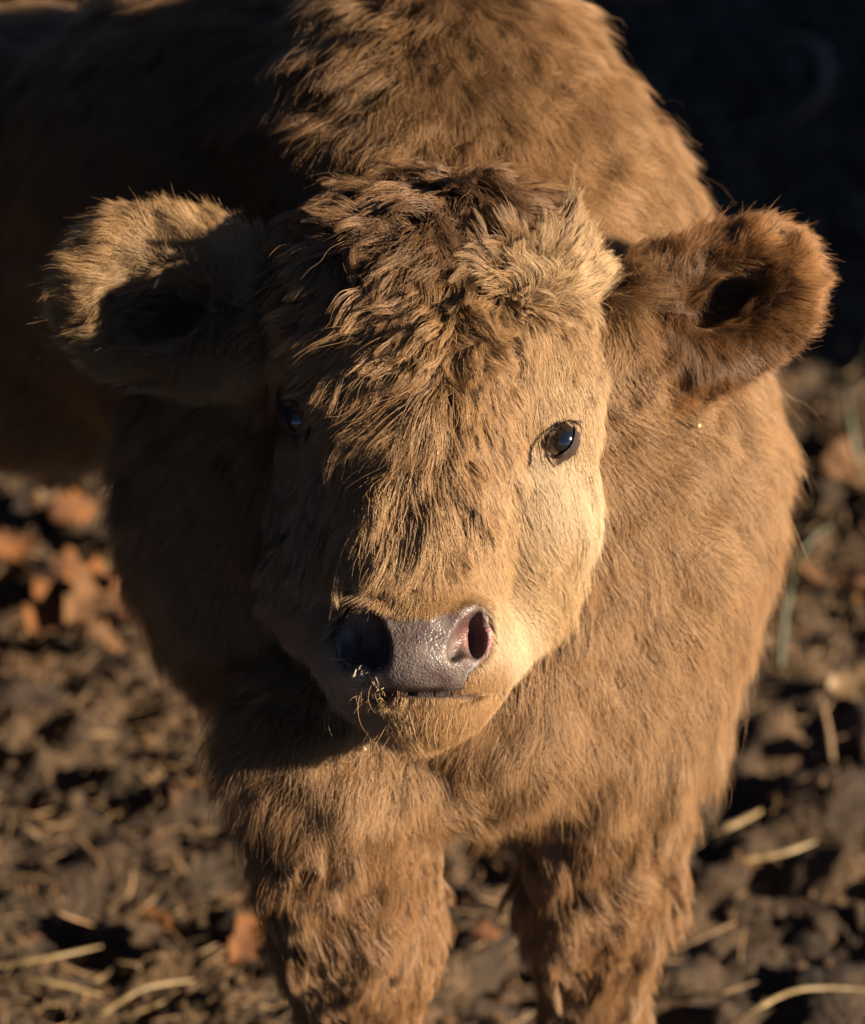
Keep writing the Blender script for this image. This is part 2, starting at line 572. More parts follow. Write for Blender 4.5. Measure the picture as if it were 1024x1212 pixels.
# ------------------------------------------------------------------ fur
TA, TB, TC = BV[BT[:, 0]], BV[BT[:, 1]], BV[BT[:, 2]]
TAREA = np.linalg.norm(np.cross(TB - TA, TC - TA), axis=1) / 2
TMID = (TA + TB + TC) / 3
TN = norm(BN[BT].mean(1))
VDIR = norm(TMID - np.array([0, 0, -D]))
TFACE = -(TN * VDIR).sum(1)
TX, TY = to_px(TMID)

def scatter(n_per, weight):
    """hair roots; n_per strands per square unit times weight per triangle"""
    lam = TAREA * n_per * weight
    cnt = rng.poisson(lam)
    idx = np.repeat(np.arange(len(BT)), cnt)
    r1, r2 = np.sqrt(rng.random(len(idx))), rng.random(len(idx))
    a, b, c = (1 - r1)[:, None], (r1 * (1 - r2))[:, None], (r1 * r2)[:, None]
    P = a * TA[idx] + b * TB[idx] + c * TC[idx]
    Nn = norm(a * BN[BT[idx, 0]] + b * BN[BT[idx, 1]] + c * BN[BT[idx, 2]])
    return P, Nn

def nearest(P, C):
    t = kdtree.KDTree(len(C))
    for i, c in enumerate(C): t.insert(c, i)
    t.balance()
    f = t.find
    return np.fromiter((f(p)[1] for p in P), np.int64, len(P))

def grow(P, Nn, T, length, lift, wave, K=7, wscale=30.0, gravity=0.15, seed=0, jitter=0.25, curl=0.0, lay=True):
    """strands as (n,K,3); T tangential direction, lift 0..1 how far hairs stand off"""
    if lay: T = T - (T * Nn).sum(1, keepdims=True) * Nn
    T = norm(T)
    n = len(P)
    big = vnoise3(P / (wscale * 2.2), seed + 3)
    T = norm(T + 0.75 * wave[:, None] * big + jitter * rng.normal(size=(n, 3)))
    if lay: T = norm(T - (T * Nn).sum(1, keepdims=True) * Nn * 0.9)
    pts = np.empty((n, K, 3))
    pts[:, 0] = P - Nn * 1.5
    seg = (length / (K - 1))[:, None]
    side = norm(np.cross(Nn, T))
    ph = vnoise(P / wscale, seed + 40) * 5
    for k in range(1, K):
        t = k / (K - 1)
        l = lift[:, None] * (1 - 0.55 * t) + 0.12 * (1 - t)
        d = Nn * l + T * (1 - l * 0.6)
        d = d + wave[:, None] * 0.8 * vnoise3(pts[:, k - 1] / wscale, seed)
        if curl:
            ang = ph + t * 4.2
            d = d + curl * (side * np.cos(ang)[:, None] + Nn * np.sin(ang)[:, None] * 0.6)
        d = d + gravity * t * np.array([0, -CP, SP])
        pts[:, k] = pts[:, k - 1] + norm(d) * seg
    return pts

def clump(pts, size, amount, power=1.0, tight=0.12):
    R = pts[:, 0]
    n = len(R)
    m = max(2, int(n * min(1.0, 1.0 / max(size, 1.0))))
    ci = rng.choice(n, m, replace=False)
    near = nearest(R, R[ci])
    C = pts[ci][near]
    K = pts.shape[1]
    t = (np.arange(K) / (K - 1)) ** power
    off = (R - R[ci][near])[:, None, :] * tight
    tgt = C + off
    a = np.clip(amount, 0, 1)[:, None, None] * t[None, :, None]
    return pts * (1 - a) + tgt * a

def fur_object(name, pts, radius, colour, parent=None, rootdark=0.55, tipgain=1.12):
    n, K, _ = pts.shape
    W = (view_to_world(pts) - cl).astype(np.float32)
    cd = bpy.data.hair_curves.new(name)
    cd.add_curves([K] * n)
    cd.points.foreach_set('position', W.ravel())
    t = np.arange(K) / (K - 1)
    prof = (1 - t ** 1.6 * 0.88)
    r = (radius[:, None] * prof[None] * S).astype(np.float32)
    ra = cd.attributes.get('radius') or cd.attributes.new('radius', 'FLOAT', 'POINT')
    ra.data.foreach_set('value', r.ravel())
    ca = cd.attributes.new('coat', 'FLOAT_COLOR', 'POINT')
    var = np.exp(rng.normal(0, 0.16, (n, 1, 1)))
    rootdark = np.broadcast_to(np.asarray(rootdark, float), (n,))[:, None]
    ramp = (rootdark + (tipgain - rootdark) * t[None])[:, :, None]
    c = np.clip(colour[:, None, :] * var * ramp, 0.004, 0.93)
    c = np.concatenate([c, np.ones((n, K, 1))], -1).astype(np.float32)
    ca.data.foreach_set('color', c.ravel())
    cd.materials.append(M_FUR)
    o = bpy.data.objects.new(name, cd)
    return link(o, parent or calf)

def rdir(g):
    return np.stack([g[:, 0], -g[:, 1], np.zeros(len(g))], 1)

# region weights on triangles
z = TMID[:, 2]
nose_d = np.hypot((TX - 500) / 1.0, TY - 760)
bare_t = bare_mask(TMID)
eye_t = eye_space(TMID)
inner_nostril = field(TMID - TN * 0) * 0
for pr, k in CUT[2:6]:
    inner_nostril = np.maximum(inner_nostril, (d_prim(pr, TMID) < 2.5).astype(float))
mouth = (np.abs(TY - 821 + .0008 * (TX - 505) ** 2) < 3.8) & (TX > 415) & (TX < 628) & (z < 60)
hair_ok = (1 - np.clip(bare_t * 1.3, 0, 1)) * (1 - eye_t) * (1 - inner_nostril) * (1 - mouth)
ear_d = np.minimum(d_prim(ears[0][0], TMID), d_prim(ears[1][0], TMID))
side_l = TX < 500
is_ear = (z < 260) & (((TX < 318) & (TY < 500)) | ((TX > 752) & (TY < 490))) & (np.minimum(ear_d, np.minimum(d_prim(ears[2][0], TMID), d_prim(ears[3][0], TMID))) < 14)
is_head = (z < 235) & ~is_ear & (head_field(TMID) < 11 + 8 * vnoise(TMID / 16.0, 62))
is_leg = (TY > 935 + 45 * vnoise(TMID / 45.0, 63)) & ~is_head
vis = sstep(-0.45, -0.1, TFACE)
inframe = (TX > -70) & (TX < 1094) & (TY > -70) & (TY < 1282)

# ---- head
wgt = is_head * hair_ok * vis * inframe
wgt = wgt * (0.25 + 0.75 * (z < 160))
wgt = wgt * (1 - .35 * sstep(16, 45, guide_interp(TMID, G_HEAD, 34)[:, 2]))
P, Nn = scatter(0.50, wgt)
# finer, denser nap on the short-haired muzzle and round the eye
sm = is_head * hair_ok * vis * (np.clip(np.exp(-((TX - 510) ** 2 / 125 ** 2 + (TY - 770) ** 2 / 85 ** 2)) * 1.4 + np.exp(-((TX - 650) ** 2 + (TY - 560) ** 2) / 60 ** 2), 0, 1))
P2, N2 = scatter(0.55, sm)
P = np.concatenate([P, P2]); Nn = np.concatenate([Nn, N2])
g = guide_interp(P, G_HEAD, 34)
n = len(P)
long = sstep(16, 45, g[:, 2])
tuft = vnoise(P / 20.0, 301) + .6 * vnoise(P / 9.0, 302)
L_ = g[:, 2] * np.exp(rng.normal(0, 0.18, n)) * (1 + .12 * long + .42 * long * tuft)
g[:, 3] *= 1 + long * (.25 + .55 * tuft)
rim_ = sstep(.75, .1, -(Nn * norm(P - np.array([0, 0, -D]))).sum(1)) * (1 - long)
hx, hy = to_px(P)
rim_ = rim_ * (1 - np.exp(-((hx - 505) ** 2 / 105 ** 2 + (hy - 800) ** 2 / 50 ** 2)))
L_ = L_ * (1 + .6 * rim_)
g[:, 3] += .22 * rim_
pts = grow(P, Nn, rdir(g), L_, np.clip(g[:, 3], .12, 1), g[:, 4] * (.2 + .75 * long), K=8, wscale=24, gravity=.22, seed=2, jitter=0.26, curl=.12)
stray = rng.random(n) < 0.06
am = np.where(stray, 0.1, 0.12 + 0.80 * long) * (0.8 + 0.2 * rng.random(n))
pts = clump(pts, 260, am * 0.40, 1.0, 0.5)
pts = clump(pts, 34, am * (.25 + .75 * long), 0.8, 0.16)
pts = clump(pts, 7, am * .6, 0.9, 0.2)
pts += (rng.normal(0, 1, pts.shape) * np.array([0, .2, .3, .4, .5, .6, .8, 1.0])[:pts.shape[1]][None, :, None]) * (0.25 + 0.6 * long[:, None, None])
rad = (0.25 + .10 * long) * np.exp(rng.normal(0, .15, n))
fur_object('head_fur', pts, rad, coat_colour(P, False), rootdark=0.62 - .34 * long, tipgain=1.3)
print('head', n)

# ---- tufts of longer hair growing from the poll: forelock
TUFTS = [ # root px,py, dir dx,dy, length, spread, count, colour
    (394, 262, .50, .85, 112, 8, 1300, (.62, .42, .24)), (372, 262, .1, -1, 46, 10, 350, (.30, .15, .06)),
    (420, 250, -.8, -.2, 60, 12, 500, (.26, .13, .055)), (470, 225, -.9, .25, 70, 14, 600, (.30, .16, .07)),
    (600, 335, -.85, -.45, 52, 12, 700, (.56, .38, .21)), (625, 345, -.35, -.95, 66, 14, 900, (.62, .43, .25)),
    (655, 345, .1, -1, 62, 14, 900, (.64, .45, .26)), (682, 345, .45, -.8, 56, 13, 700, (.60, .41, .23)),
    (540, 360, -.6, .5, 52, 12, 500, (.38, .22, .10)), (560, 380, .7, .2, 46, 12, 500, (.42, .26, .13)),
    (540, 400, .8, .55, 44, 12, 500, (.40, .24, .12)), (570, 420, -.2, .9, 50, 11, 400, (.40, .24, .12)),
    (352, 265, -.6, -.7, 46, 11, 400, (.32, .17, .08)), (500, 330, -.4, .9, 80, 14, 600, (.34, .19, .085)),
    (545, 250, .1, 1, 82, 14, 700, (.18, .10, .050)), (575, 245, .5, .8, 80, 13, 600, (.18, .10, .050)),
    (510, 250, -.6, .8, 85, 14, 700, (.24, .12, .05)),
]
front_v = (BV[:, 2] < 200) & (BN[:, 2] < 0.2)
FV, FNn = BV[front_v], BN[front_v]
fx, fy = to_px(FV)
AP, AN, AT, AL, AW, AC = [], [], [], [], [], []
for (px, py, dx, dy, ln, sp, cnt, colr) in TUFTS:
    j = np.exp(-((fx - px) ** 2 + (fy - py) ** 2) / sp ** 2)
    j /= j.sum()
    ii = rng.choice(len(FV), cnt, p=j)
    AP.append(FV[ii] + rng.normal(0, 1.6, (cnt, 3))); AN.append(FNn[ii])
    d = np.array([dx, -dy, -0.1]); AT.append(np.repeat(d[None], cnt, 0))
    AL.append(ln * np.exp(rng.normal(0, .14, cnt))); AC.append(np.repeat(np.array(colr)[None], cnt, 0))
AP, AN, AT, AL, AC = [np.concatenate(a) for a in (AP, AN, AT, AL, AC)]
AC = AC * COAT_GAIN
apx, apy = to_px(AP)
tp = grow(AP, AN, AT, AL * np.where(apy < 275, .8, 1), np.where(apy < 275, .22, .5), np.full(len(AP), .6), K=9, wscale=38, gravity=.25, seed=9, jitter=.12, curl=.35, lay=False)
tp = clump(tp, 60, np.full(len(AP), .55), 1.0, .4)
tp = clump(tp, 10, np.full(len(AP), .6), .9, .2)
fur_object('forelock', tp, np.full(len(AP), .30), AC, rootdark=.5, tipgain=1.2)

# ---- ears
for nm, sel, cxy, sgn in (('ear_fur', TX < 500, (205, 372), -1), ('ear_fur', TX > 500, (845, 375), 1)):
    wg = is_ear * sel * sstep(-0.7, -0.3, TFACE)
    P, Nn = scatter(0.45, wg)
    x, y = to_px(P)
    inner = np.clip(np.maximum(1.4 * np.exp(-((x - 186) ** 2 / 56 ** 2 + (y - 367) ** 2 / 36 ** 2)), 1.3 * np.exp(-((x - 860) ** 2 / 44 ** 2 + (y - 352) ** 2 / 28 ** 2))), 0, 1)
    keep = rng.random(len(P)) > inner * 0.86
    P, Nn, x, y, inner = P[keep], Nn[keep], x[keep], y[keep], inner[keep]
    r = np.stack([x - cxy[0], -(y - cxy[1]), 0 * x], 1)
    T = norm(r) + np.array([sgn * 1.0, -0.15, 0])
    n = len(P)
    es = rng.random(n) < .08
    ln = 34 * np.exp(rng.normal(0, .2, n)) * (1 - .5 * inner) * np.where(es, 1.2, 1)
    pts = grow(P, Nn, T, ln, np.full(n, .45), np.full(n, .55), K=7, wscale=30, gravity=.1, seed=20, jitter=.22)
    pts = clump(pts, 18, np.where(es, .05, .6), 1.0, .2)
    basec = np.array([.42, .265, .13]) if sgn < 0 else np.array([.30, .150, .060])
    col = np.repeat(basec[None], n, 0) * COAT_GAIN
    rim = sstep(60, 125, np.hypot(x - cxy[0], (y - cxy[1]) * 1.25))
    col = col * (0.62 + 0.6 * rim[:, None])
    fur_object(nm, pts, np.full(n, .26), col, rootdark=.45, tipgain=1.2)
    print('ear', n)

# ---- neck, chest, back
G_BODY = [
    (550, 40, .1, .9, 60, .4, .6), (420, 100, -.4, .7, 60, .4, .65), (650, 100, .5, .8, 58, .4, .6), (760, 180, .7, .6, 52, .4, .5),
    (820, 260, .8, .6, 52, .45, .5), (600, 200, .1, 1, 60, .4, .7), (480, 170, -.3, 1, 66, .5, .9), (700, 260, .3, 1, 58, .35, .5),
    (250, 150, -.7, .7, 60, .4, .6), (100, 300, -.8, .6, 60, .4, .6), (100, 500, -.5, .9, 62, .4, .6),
    (900, 480, .8, .5, 56, .45, .5), (920, 580, .9, .5, 58, .45, .6), (820, 520, .7, .6, 56, .35, .4), (740, 560, .6, .8, 52, .3, .4),
    (860, 680, .7, .9, 60, .4, .5), (760, 680, .5, 1, 58, .3, .5), (700, 780, .2, 1, 62, .3, .5), (820, 820, .4, 1, 66, .35, .5),
    (760, 900, .1, 1, 76, .3, .6), (620, 850, .0, 1, 62, .35, .7), (560, 930, -.1, 1, 66, .45, .9), (650, 950, .1, 1, 66, .4, .9),
    (300, 600, -.6, .8, 60, .4, .6), (220, 700, -.6, .8, 60, .4, .6), (300, 850, -.4, .9, 62, .4, .7), (400, 900, -.1, 1, 62, .4, .7),
]
wg = (~is_head) * (~is_ear) * (~is_leg) * vis * inframe
wg = wg * (0.35 + 0.65 * (TX > 420)) * (0.35 + 0.65 * (z < 900))
P, Nn = scatter(0.36, wg)
g = guide_interp(P, G_BODY, 110)
n = len(P)
pts = grow(P, Nn, rdir(g), g[:, 2] * 1.2 * np.exp(rng.normal(0, .22, n)) * (1 + .25 * vnoise(P / 18., 91)) * np.where(rng.random(n) < .08, 1.3, 1), g[:, 3] * (1.15 + .4 * vnoise(P / 22., 92)), g[:, 4] * .65, K=8, wscale=22, gravity=.15, seed=50, jitter=.42, curl=.22)
pts = clump(pts, 160, np.full(n, .38), 1.0, .5)
pts = clump(pts, 9, np.where(rng.random(n) < .15, .1, .5), .9, .25)
bstr = 0
colb = coat_colour(P, True)
x, y = to_px(P)
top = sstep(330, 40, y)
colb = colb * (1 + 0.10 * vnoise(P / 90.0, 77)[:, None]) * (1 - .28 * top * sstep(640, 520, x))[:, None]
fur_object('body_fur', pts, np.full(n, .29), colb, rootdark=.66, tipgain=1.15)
print('body', n)

# ---- front legs
G_LEG = [
    (300, 960, -.3, 1, 72, .4, 1.), (380, 960, -.25, 1, 76, .35, 1.), (470, 970, .1, 1, 66, .3, .7), (520, 1030, .3, 1, 56, .3, .5),
    (300, 1060, .2, .8, 70, .45, 1.1), (400, 1060, .1, .9, 70, .4, 1.1), (520, 1130, .1, 1, 46, .25, .4), (350, 1160, -.2, 1, 44, .3, .6), (450, 1190, 0, 1, 42, .25, .5),
    (640, 980, -.1, 1, 64, .35, .8), (720, 960, .1, 1, 76, .35, .8), (790, 980, .5, .8, 66, .45, .7), (680, 1060, .2, 1, 60, .35, .8), (760, 1050, .5, .7, 56, .4, .7),
    (650, 1130, -.1, 1, 52, .35, .7), (740, 1130, .1, 1, 44, .3, .5), (720, 1200, 0, 1, 40, .3, .5),
]
wg = is_leg * sstep(-0.7, -0.3, TFACE) * (TX > -40) * (TX < 1060) * (TY < 1290) * (z < 900)
P, Nn = scatter(0.27, wg)
g = guide_interp(P, G_LEG, 60)
n = len(P)
pts = grow(P, Nn, rdir(g), g[:, 2] * 1.05 * np.exp(rng.normal(0, .22, n)) * (1 + .3 * vnoise(P / 18., 93)), g[:, 3] * (1.1 + .5 * vnoise(P / 22., 94)), g[:, 4] * .75, K=8, wscale=24, gravity=.25, seed=70, jitter=.34, curl=.2)
pts = clump(pts, 150, np.full(n, .6), 1.0, .4)
pts = clump(pts, 14, np.where(rng.random(n) < .1, .1, .62), .9, .2)
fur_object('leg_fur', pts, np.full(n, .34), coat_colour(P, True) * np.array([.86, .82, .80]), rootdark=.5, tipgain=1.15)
print('legs', n)

# ---- a sparse coat over what the lens does not see
wg = (1 - vis * inframe) * (~is_head) * (~is_ear)
P, Nn = scatter(0.010, wg)
n = len(P)
dn = np.repeat(np.array([[0, -CP, SP]]), n, 0)
pts = grow(P, Nn, dn, np.full(n, 62.), np.full(n, .4), np.full(n, .7), K=5, wscale=50, gravity=.2, seed=90)
fur_object('rear_fur', pts, np.full(n, 1.6), coat_colour(P, True), rootdark=.6)
print('rear', n)

# ------------------------------------------------------------------ eyes
def sphere_grid(nu, nv):
    vs, fs = [], []
    for j in range(nv + 1):
        th = math.pi * j / nv
        for i in range(nu):
            ph = 2 * math.pi * i / nu
            vs.append((math.sin(th) * math.cos(ph), math.sin(th) * math.sin(ph), -math.cos(th)))
    for j in range(nv):
        for i in range(nu):
            a, b = j * nu + i, j * nu + (i + 1) % nu
            fs.append((a, b, b + nu, a + nu))
    return np.array(vs), fs

m_eye, nt, b = mat_new('eyeball_dark')
N, L = nt.nodes, nt.links
at_ = N.new('ShaderNodeAttribute'); at_.attribute_name = 'iris'
crp = N.new('ShaderNodeValToRGB')
els = crp.color_ramp.elements
els[0].position = 0.0; els[0].color = (0.004, 0.005, 0.008, 1)
els[1].position = 1.0; els[1].color = (0.09, 0.065, 0.055, 1)
for p_, c_ in ((0.30, (0.006, 0.009, 0.014, 1)), (0.36, (0.018, 0.011, 0.008, 1)), (0.55, (0.016, 0.010, 0.007, 1)), (0.60, (0.012, 0.008, 0.007, 1)), (0.80, (0.05, 0.035, 0.03, 1))):
    e = els.new(p_); e.color = c_
L.new(at_.outputs['Fac'], crp.inputs[0]); L.new(crp.outputs[0], b.inputs['Base Color'])
b.inputs['Roughness'].default_value = 0.12
b.inputs['Coat Weight'].default_value = 1.0
b.inputs['Coat Roughness'].default_value = 0.02

m_lid, nt, b = mat_new('eyelid_skin')
b.inputs['Base Color'].default_value = (0.060, 0.034, 0.030, 1)
b.inputs['Roughness'].default_value = 0.35
nz = nt.nodes.new('ShaderNodeTexNoise'); nz.inputs['Scale'].default_value = 700
bp = nt.nodes.new('ShaderNodeBump'); bp.inputs['Distance'].default_value = .0004
nt.links.new(nz.outputs['Fac'], bp.inputs['Height']); nt.links.new(bp.outputs[0], b.inputs['Normal'])

sv, sf = sphere_grid(40, 26)
EB = 23.0
for (ex, ey, ew, look, rot, a_, b_) in ((664, 521, 25.0, (0.35, 0.0, -0.93), -56, 29, 15.5), (352, 496, 42.0, (-.75, -.05, -.6), 62, 27, 15)):
    c = Q(ex, ey, ew)
    lk = norm(np.array(look, float))
    P = sv.copy()
    fr = P @ lk
    bulge = 1 + 0.03 * sstep(.70, 1.0, fr)
    eo = calf_mesh('eye', c + P * bulge[:, None] * EB, sf, m_eye)
    ia = eo.data.attributes.new('iris', 'FLOAT', 'POINT')
    ia.data.foreach_set('value', (np.arccos(np.clip(fr, -1, 1)) / 1.35).clip(0, 1).astype(np.float32))
    # eyelid: ring of rows from the eyeball out to the face
    nU = 48
    cr_, sr_ = math.cos(math.radians(rot)), math.sin(math.radians(rot))
    rows = []
    for q, (ka, lift_) in enumerate(((.80, -1.0), (.83, 3.0), (.91, 4.6), (1.02, 4.8), (1.2, 3.6), (1.4, 2.0), (1.6, -5.0))):
        row = []
        for i in range(nU):
            th = 2 * math.pi * i / nU
            sharp = abs(math.cos(th)) ** 1.3
            u = a_ * ka * math.cos(th)
            v = b_ * ka * math.sin(th) * (1 - .28 * sharp)
            X = u * cr_ - v * sr_; Y = u * sr_ + v * cr_
            row.append((ex + X, ey + Y, lift_, q))
        rows.append(row)
    lv = []
    for row in rows:
        for (qx, qy, lf, q) in row:
            xy = Q(qx, qy, ew)
            rr2 = (EB + .5) ** 2 - (xy[0] - c[0]) ** 2 - (xy[1] - c[1]) ** 2
            wz = ew - math.sqrt(max(rr2, 30))
            # find the face surface along the view line
            wf = wz
            if q >= 1:
                Ws = np.linspace(ew - 60, ew + 70, 66)
                F_ = field(np.stack([np.full(66, xy[0]), np.full(66, xy[1]), Ws], 1))
                neg = np.argmax(F_ < 0)
                wsurf = Ws[neg] if F_[neg] < 0 else wz
                wf = min(wz, wsurf) if rr2 > 30 else wsurf
            lv.append((xy[0], xy[1], wf - lf))
    lf_ = []
    for q in range(len(rows) - 1):
        for i in range(nU):
            a0, b0 = q * nU + i, q * nU + (i + 1) % nU
            lf_.append((a0, b0, b0 + nU, a0 + nU))
    calf_mesh('eyelid', np.array(lv), lf_, m_lid, eo)
    # dark fold running out from the upper corner
    if ex > 500:
        cp = [(680, 500), (688, 500), (696, 505), (703, 512), (709, 519)]
        fv, ff = [], []
        for ci_, (qx, qy) in enumerate(cp):
            Ws = np.linspace(-60, 160, 200)
            xy = Q(qx, qy, 30)
            F_ = field(np.stack([np.full(200, xy[0]), np.full(200, xy[1]), Ws], 1))
            wc = Ws[int(np.argmax(F_ < 0))] - 3.5
            rr_ = (3.4, 3.2, 2.8, 2.0, .8)[ci_]
            for a8 in range(8):
                th8 = 2 * math.pi * a8 / 8
                fv.append((xy[0] + .45 * rr_ * math.cos(th8), xy[1] + rr_ * math.cos(th8) * .9, wc + rr_ * 1.6 * math.sin(th8)))
        for ci_ in range(4):
            for a8 in range(8):
                ff.append((ci_ * 8 + a8, ci_ * 8 + (a8 + 1) % 8, ci_ * 8 + 8 + (a8 + 1) % 8, ci_ * 8 + 8 + a8))
        calf_mesh('eyelid_fold', np.array(fv), ff, m_lid, eo)
    # lashes on the upper lid
    k = 150 if ex > 500 else 90
    th = rng.uniform(math.pi * (1.02 if ex > 500 else 1.0), math.pi * 1.98, k)
    u = a_ * .98 * np.cos(th); v = b_ * .98 * np.sin(th)
    X = ex + u * cr_ - v * sr_; Y = ey + u * sr_ + v * cr_
    lp = np.array([Q(x_, y_, ew - 26) for x_, y_ in zip(X, Y)])
    outd = norm(lp - c) + np.array([.6 if ex > 500 else -.6, -.2, -.5]) * .8
    ls = grow(lp, norm(lp - c), outd, rng.uniform(10, 22, k), np.full(k, .5), np.full(k, .1), K=6, wscale=20, gravity=.5, jitter=.1)
    fur_object('eyelashes', ls, np.full(k, .30), np.repeat(np.array([[.05, .03, .02]]), k, 0), eo, rootdark=1, tipgain=1)

# ------------------------------------------------------------------ whiskers on the muzzle and straw dust on the lip
def front_point(px, py, lo=-140, hi=300):
    Ws = np.linspace(lo, hi, 220)
    Pp = np.array([Q(px, py, w) for w in Ws])
    F_ = field(Pp)
    i = int(np.argmax(F_ < 0))
    return Pp[i]
wl = []
for k in range(150):
    if k < 60: x_, y_ = random.uniform(395, 445), random.uniform(800, 880)
    elif k < 110: x_, y_ = random.uniform(430, 580), random.uniform(835, 882)
    else: x_, y_ = random.uniform(350, 430), random.uniform(640, 700)
    wl.append(front_point(x_, y_))
wl = np.array(wl)
wnm = grad(wl)
kk = len(wl)
wd = np.stack([rng.uniform(-.5, .3, kk), -np.ones(kk), rng.uniform(-.5, 0, kk)], 1)
ws = grow(wl, wnm, wd, rng.uniform(30, 72, kk), np.full(kk, .5), np.full(kk, .9), K=9, wscale=30, gravity=.45, jitter=.3, curl=.3, seed=31)
fur_object('whiskers', ws, np.full(kk, .33), np.repeat(np.array([[.5, .32, .17]]), kk, 0), rootdark=.8)

bp_ = np.array([front_point(random.gauss(418, 14), random.gauss(803, 9)) for _ in range(260)])
bn_ = grad(bp_)
kk = len(bp_)
bs = grow(bp_, bn_, np.stack([rng.uniform(-1, .3, kk), rng.uniform(-1, .4, kk), np.zeros(kk)], 1), rng.uniform(7, 20, kk), np.full(kk, .7), np.full(kk, .7), K=6, wscale=12, gravity=.2, jitter=.5, seed=33)
bs = clump(bs, 6, np.full(kk, .75), .9, .2)
fur_object('muzzle_bristles', bs, np.full(kk, .55), np.repeat(np.array([[.55, .44, .32]]), kk, 0), rootdark=.6)

# bits of straw and seed caught in the coat
m_bit, nt_, b_ = mat_new('straw_fragment')
b_.inputs['Base Color'].default_value = (.50, .30, .16, 1); b_.inputs['Roughness'].default_value = .5
m_seed, nt_, b_ = mat_new('seed_husk')
b_.inputs['Base Color'].default_value = (.62, .55, .30, 1); b_.inputs['Roughness'].default_value = .5
def caught(name, px, py, off, ln, wd, ang, mat, label, cat):
    p = front_point(px, py, hi=1200) + np.array([0, 0, -off])
    a = math.radians(ang)
    d = np.array([math.cos(a), math.sin(a), -.2]); d = d / np.linalg.norm(d)
    sd_ = norm(np.cross(d, [0, 0, 1.])[None])[0]; up = np.cross(sd_, d)
    V, F = [], []
    for k, (t, r) in enumerate(((-.5, .35), (-.3, .9), (0, 1), (.3, .85), (.5, .2))):
        for q in range(6):
            th = math.pi * q / 3
            V.append(d * ln * t + up * (ln * .10 * (t * t)) + (sd_ * math.cos(th) + up * math.sin(th) * .7) * wd * r)
    for k in range(4):
        for q in range(6): F.append((k * 6 + q, k * 6 + (q + 1) % 6, k * 6 + 6 + (q + 1) % 6, k * 6 + 6 + q))
    F += [tuple(range(6))[::-1], tuple(range(24, 30))]
    Vw = view_to_world(p + np.array(V)); o0 = Vw.mean(0)
    o = mesh_obj(name, Vw - o0, F, mat); o.location = tuple(o0)
    return tag(o, label, cat)
caught('straw_fragment', 188, 338, 40, 15, 2.0, 65, m_bit, 'short orange piece of straw caught in the hair of the shaded ear', 'straw')
caught('straw_fragment', 322, 78, 46, 16, 2.2, 70, m_bit, 'tan piece of straw caught in the shaded hair of the back', 'straw')
caught('seed_husk', 824, 505, 40, 6, 2.6, 20, m_seed, 'tiny pale seed husk caught in the sunlit neck hair below the ear', 'seed')
caught('seed_husk', 431, 884, 26, 8, 2.4, -30, m_seed, 'tiny yellow seed husk hanging in the chin hair', 'seed')

# ------------------------------------------------------------------ ground
def soil_material():
    m, nt, b = mat_new('soil')
    N, L = nt.nodes, nt.links
    tc = N.new('ShaderNodeTexCoord')
    n1 = N.new('ShaderNodeTexNoise'); n1.inputs['Scale'].default_value = 9; n1.inputs['Detail'].default_value = 9; n1.inputs['Roughness'].default_value = .65
    n2 = N.new('ShaderNodeTexNoise'); n2.inputs['Scale'].default_value = 120; n2.inputs['Detail'].default_value = 5
    L.new(tc.outputs['Object'], n1.inputs['Vector']); L.new(tc.outputs['Object'], n2.inputs['Vector'])
    cr = N.new('ShaderNodeValToRGB')
    e = cr.color_ramp.elements
    e[0].position = .3; e[0].color = (.014, .0085, .005, 1)
    e[1].position = .72; e[1].color = (.145, .080, .033, 1)
    x_ = e.new(.5); x_.color = (.048, .028, .013, 1)
    L.new(n1.outputs['Fac'], cr.inputs[0])
    # far from the trodden yard the ground is turf, shade darkened into its green
    sep = N.new('ShaderNodeSeparateXYZ'); L.new(tc.outputs['Object'], sep.inputs[0])
    mr = N.new('ShaderNodeMapRange'); mr.inputs[1].default_value = 1.1; mr.inputs[2].default_value = 2.4
    L.new(sep.outputs['Y'], mr.inputs[0])
    mx = N.new('ShaderNodeMixRGB'); mx.inputs[2].default_value = (.020, .026, .012, 1)
    L.new(mr.outputs[0], mx.inputs[0]); L.new(cr.outputs[0], mx.inputs[1])
    L.new(mx.outputs[0], b.inputs['Base Color'])
    b.inputs['Roughness'].default_value = .92
    bp = N.new('ShaderNodeBump'); bp.inputs['Distance'].default_value = .010; bp.inputs['Strength'].default_value = .9
    L.new(n2.outputs['Fac'], bp.inputs['Height']); L.new(bp.outputs[0], b.inputs['Normal'])
    return m

def ground_height(x, y):
    p = np.stack([x, y, 0 * x], -1)
    h = .014 * vnoise(p * 5.0, 1) + .011 * np.abs(vnoise(p * 13.0, 2)) + .013 * vnoise(p * 29.0, 3) + .007 * vnoise(p * 61.0, 4) + .004 * vnoise(p * 130.0, 5)
    return h - .012

uu = np.linspace(-1, 1, 361)
gx = 1.5 * uu + 400 * np.sign(uu) * np.maximum(np.abs(uu) - .8, 0) ** 3 / .008
vv = np.linspace(0, 1, 431)
gy = -0.5 + 3.6 * vv + 500 * np.maximum(vv - .8, 0) ** 3 / .008
gy = np.concatenate([[-300, -60, -12, -4, -1.6, -.9], gy])
GX, GY = np.meshgrid(gx, gy, indexing='ij')
fade = np.exp(-(np.maximum(np.hypot(GX, GY) - 5, 0) / 6) ** 2)
GZ = ground_height(GX, GY) * fade
nx, ny = GX.shape
I = np.arange(nx * ny).reshape(nx, ny)
gf = np.stack([I[:-1, :-1], I[1:, :-1], I[1:, 1:], I[:-1, 1:]], -1).reshape(-1, 4)
M_SOIL = soil_material()
gr = mesh_obj('ground', np.stack([GX, GY, GZ], -1).reshape(-1, 3), gf.tolist(), M_SOIL)
tag(gr, 'trodden brown earth under and behind the calf', kind='structure')

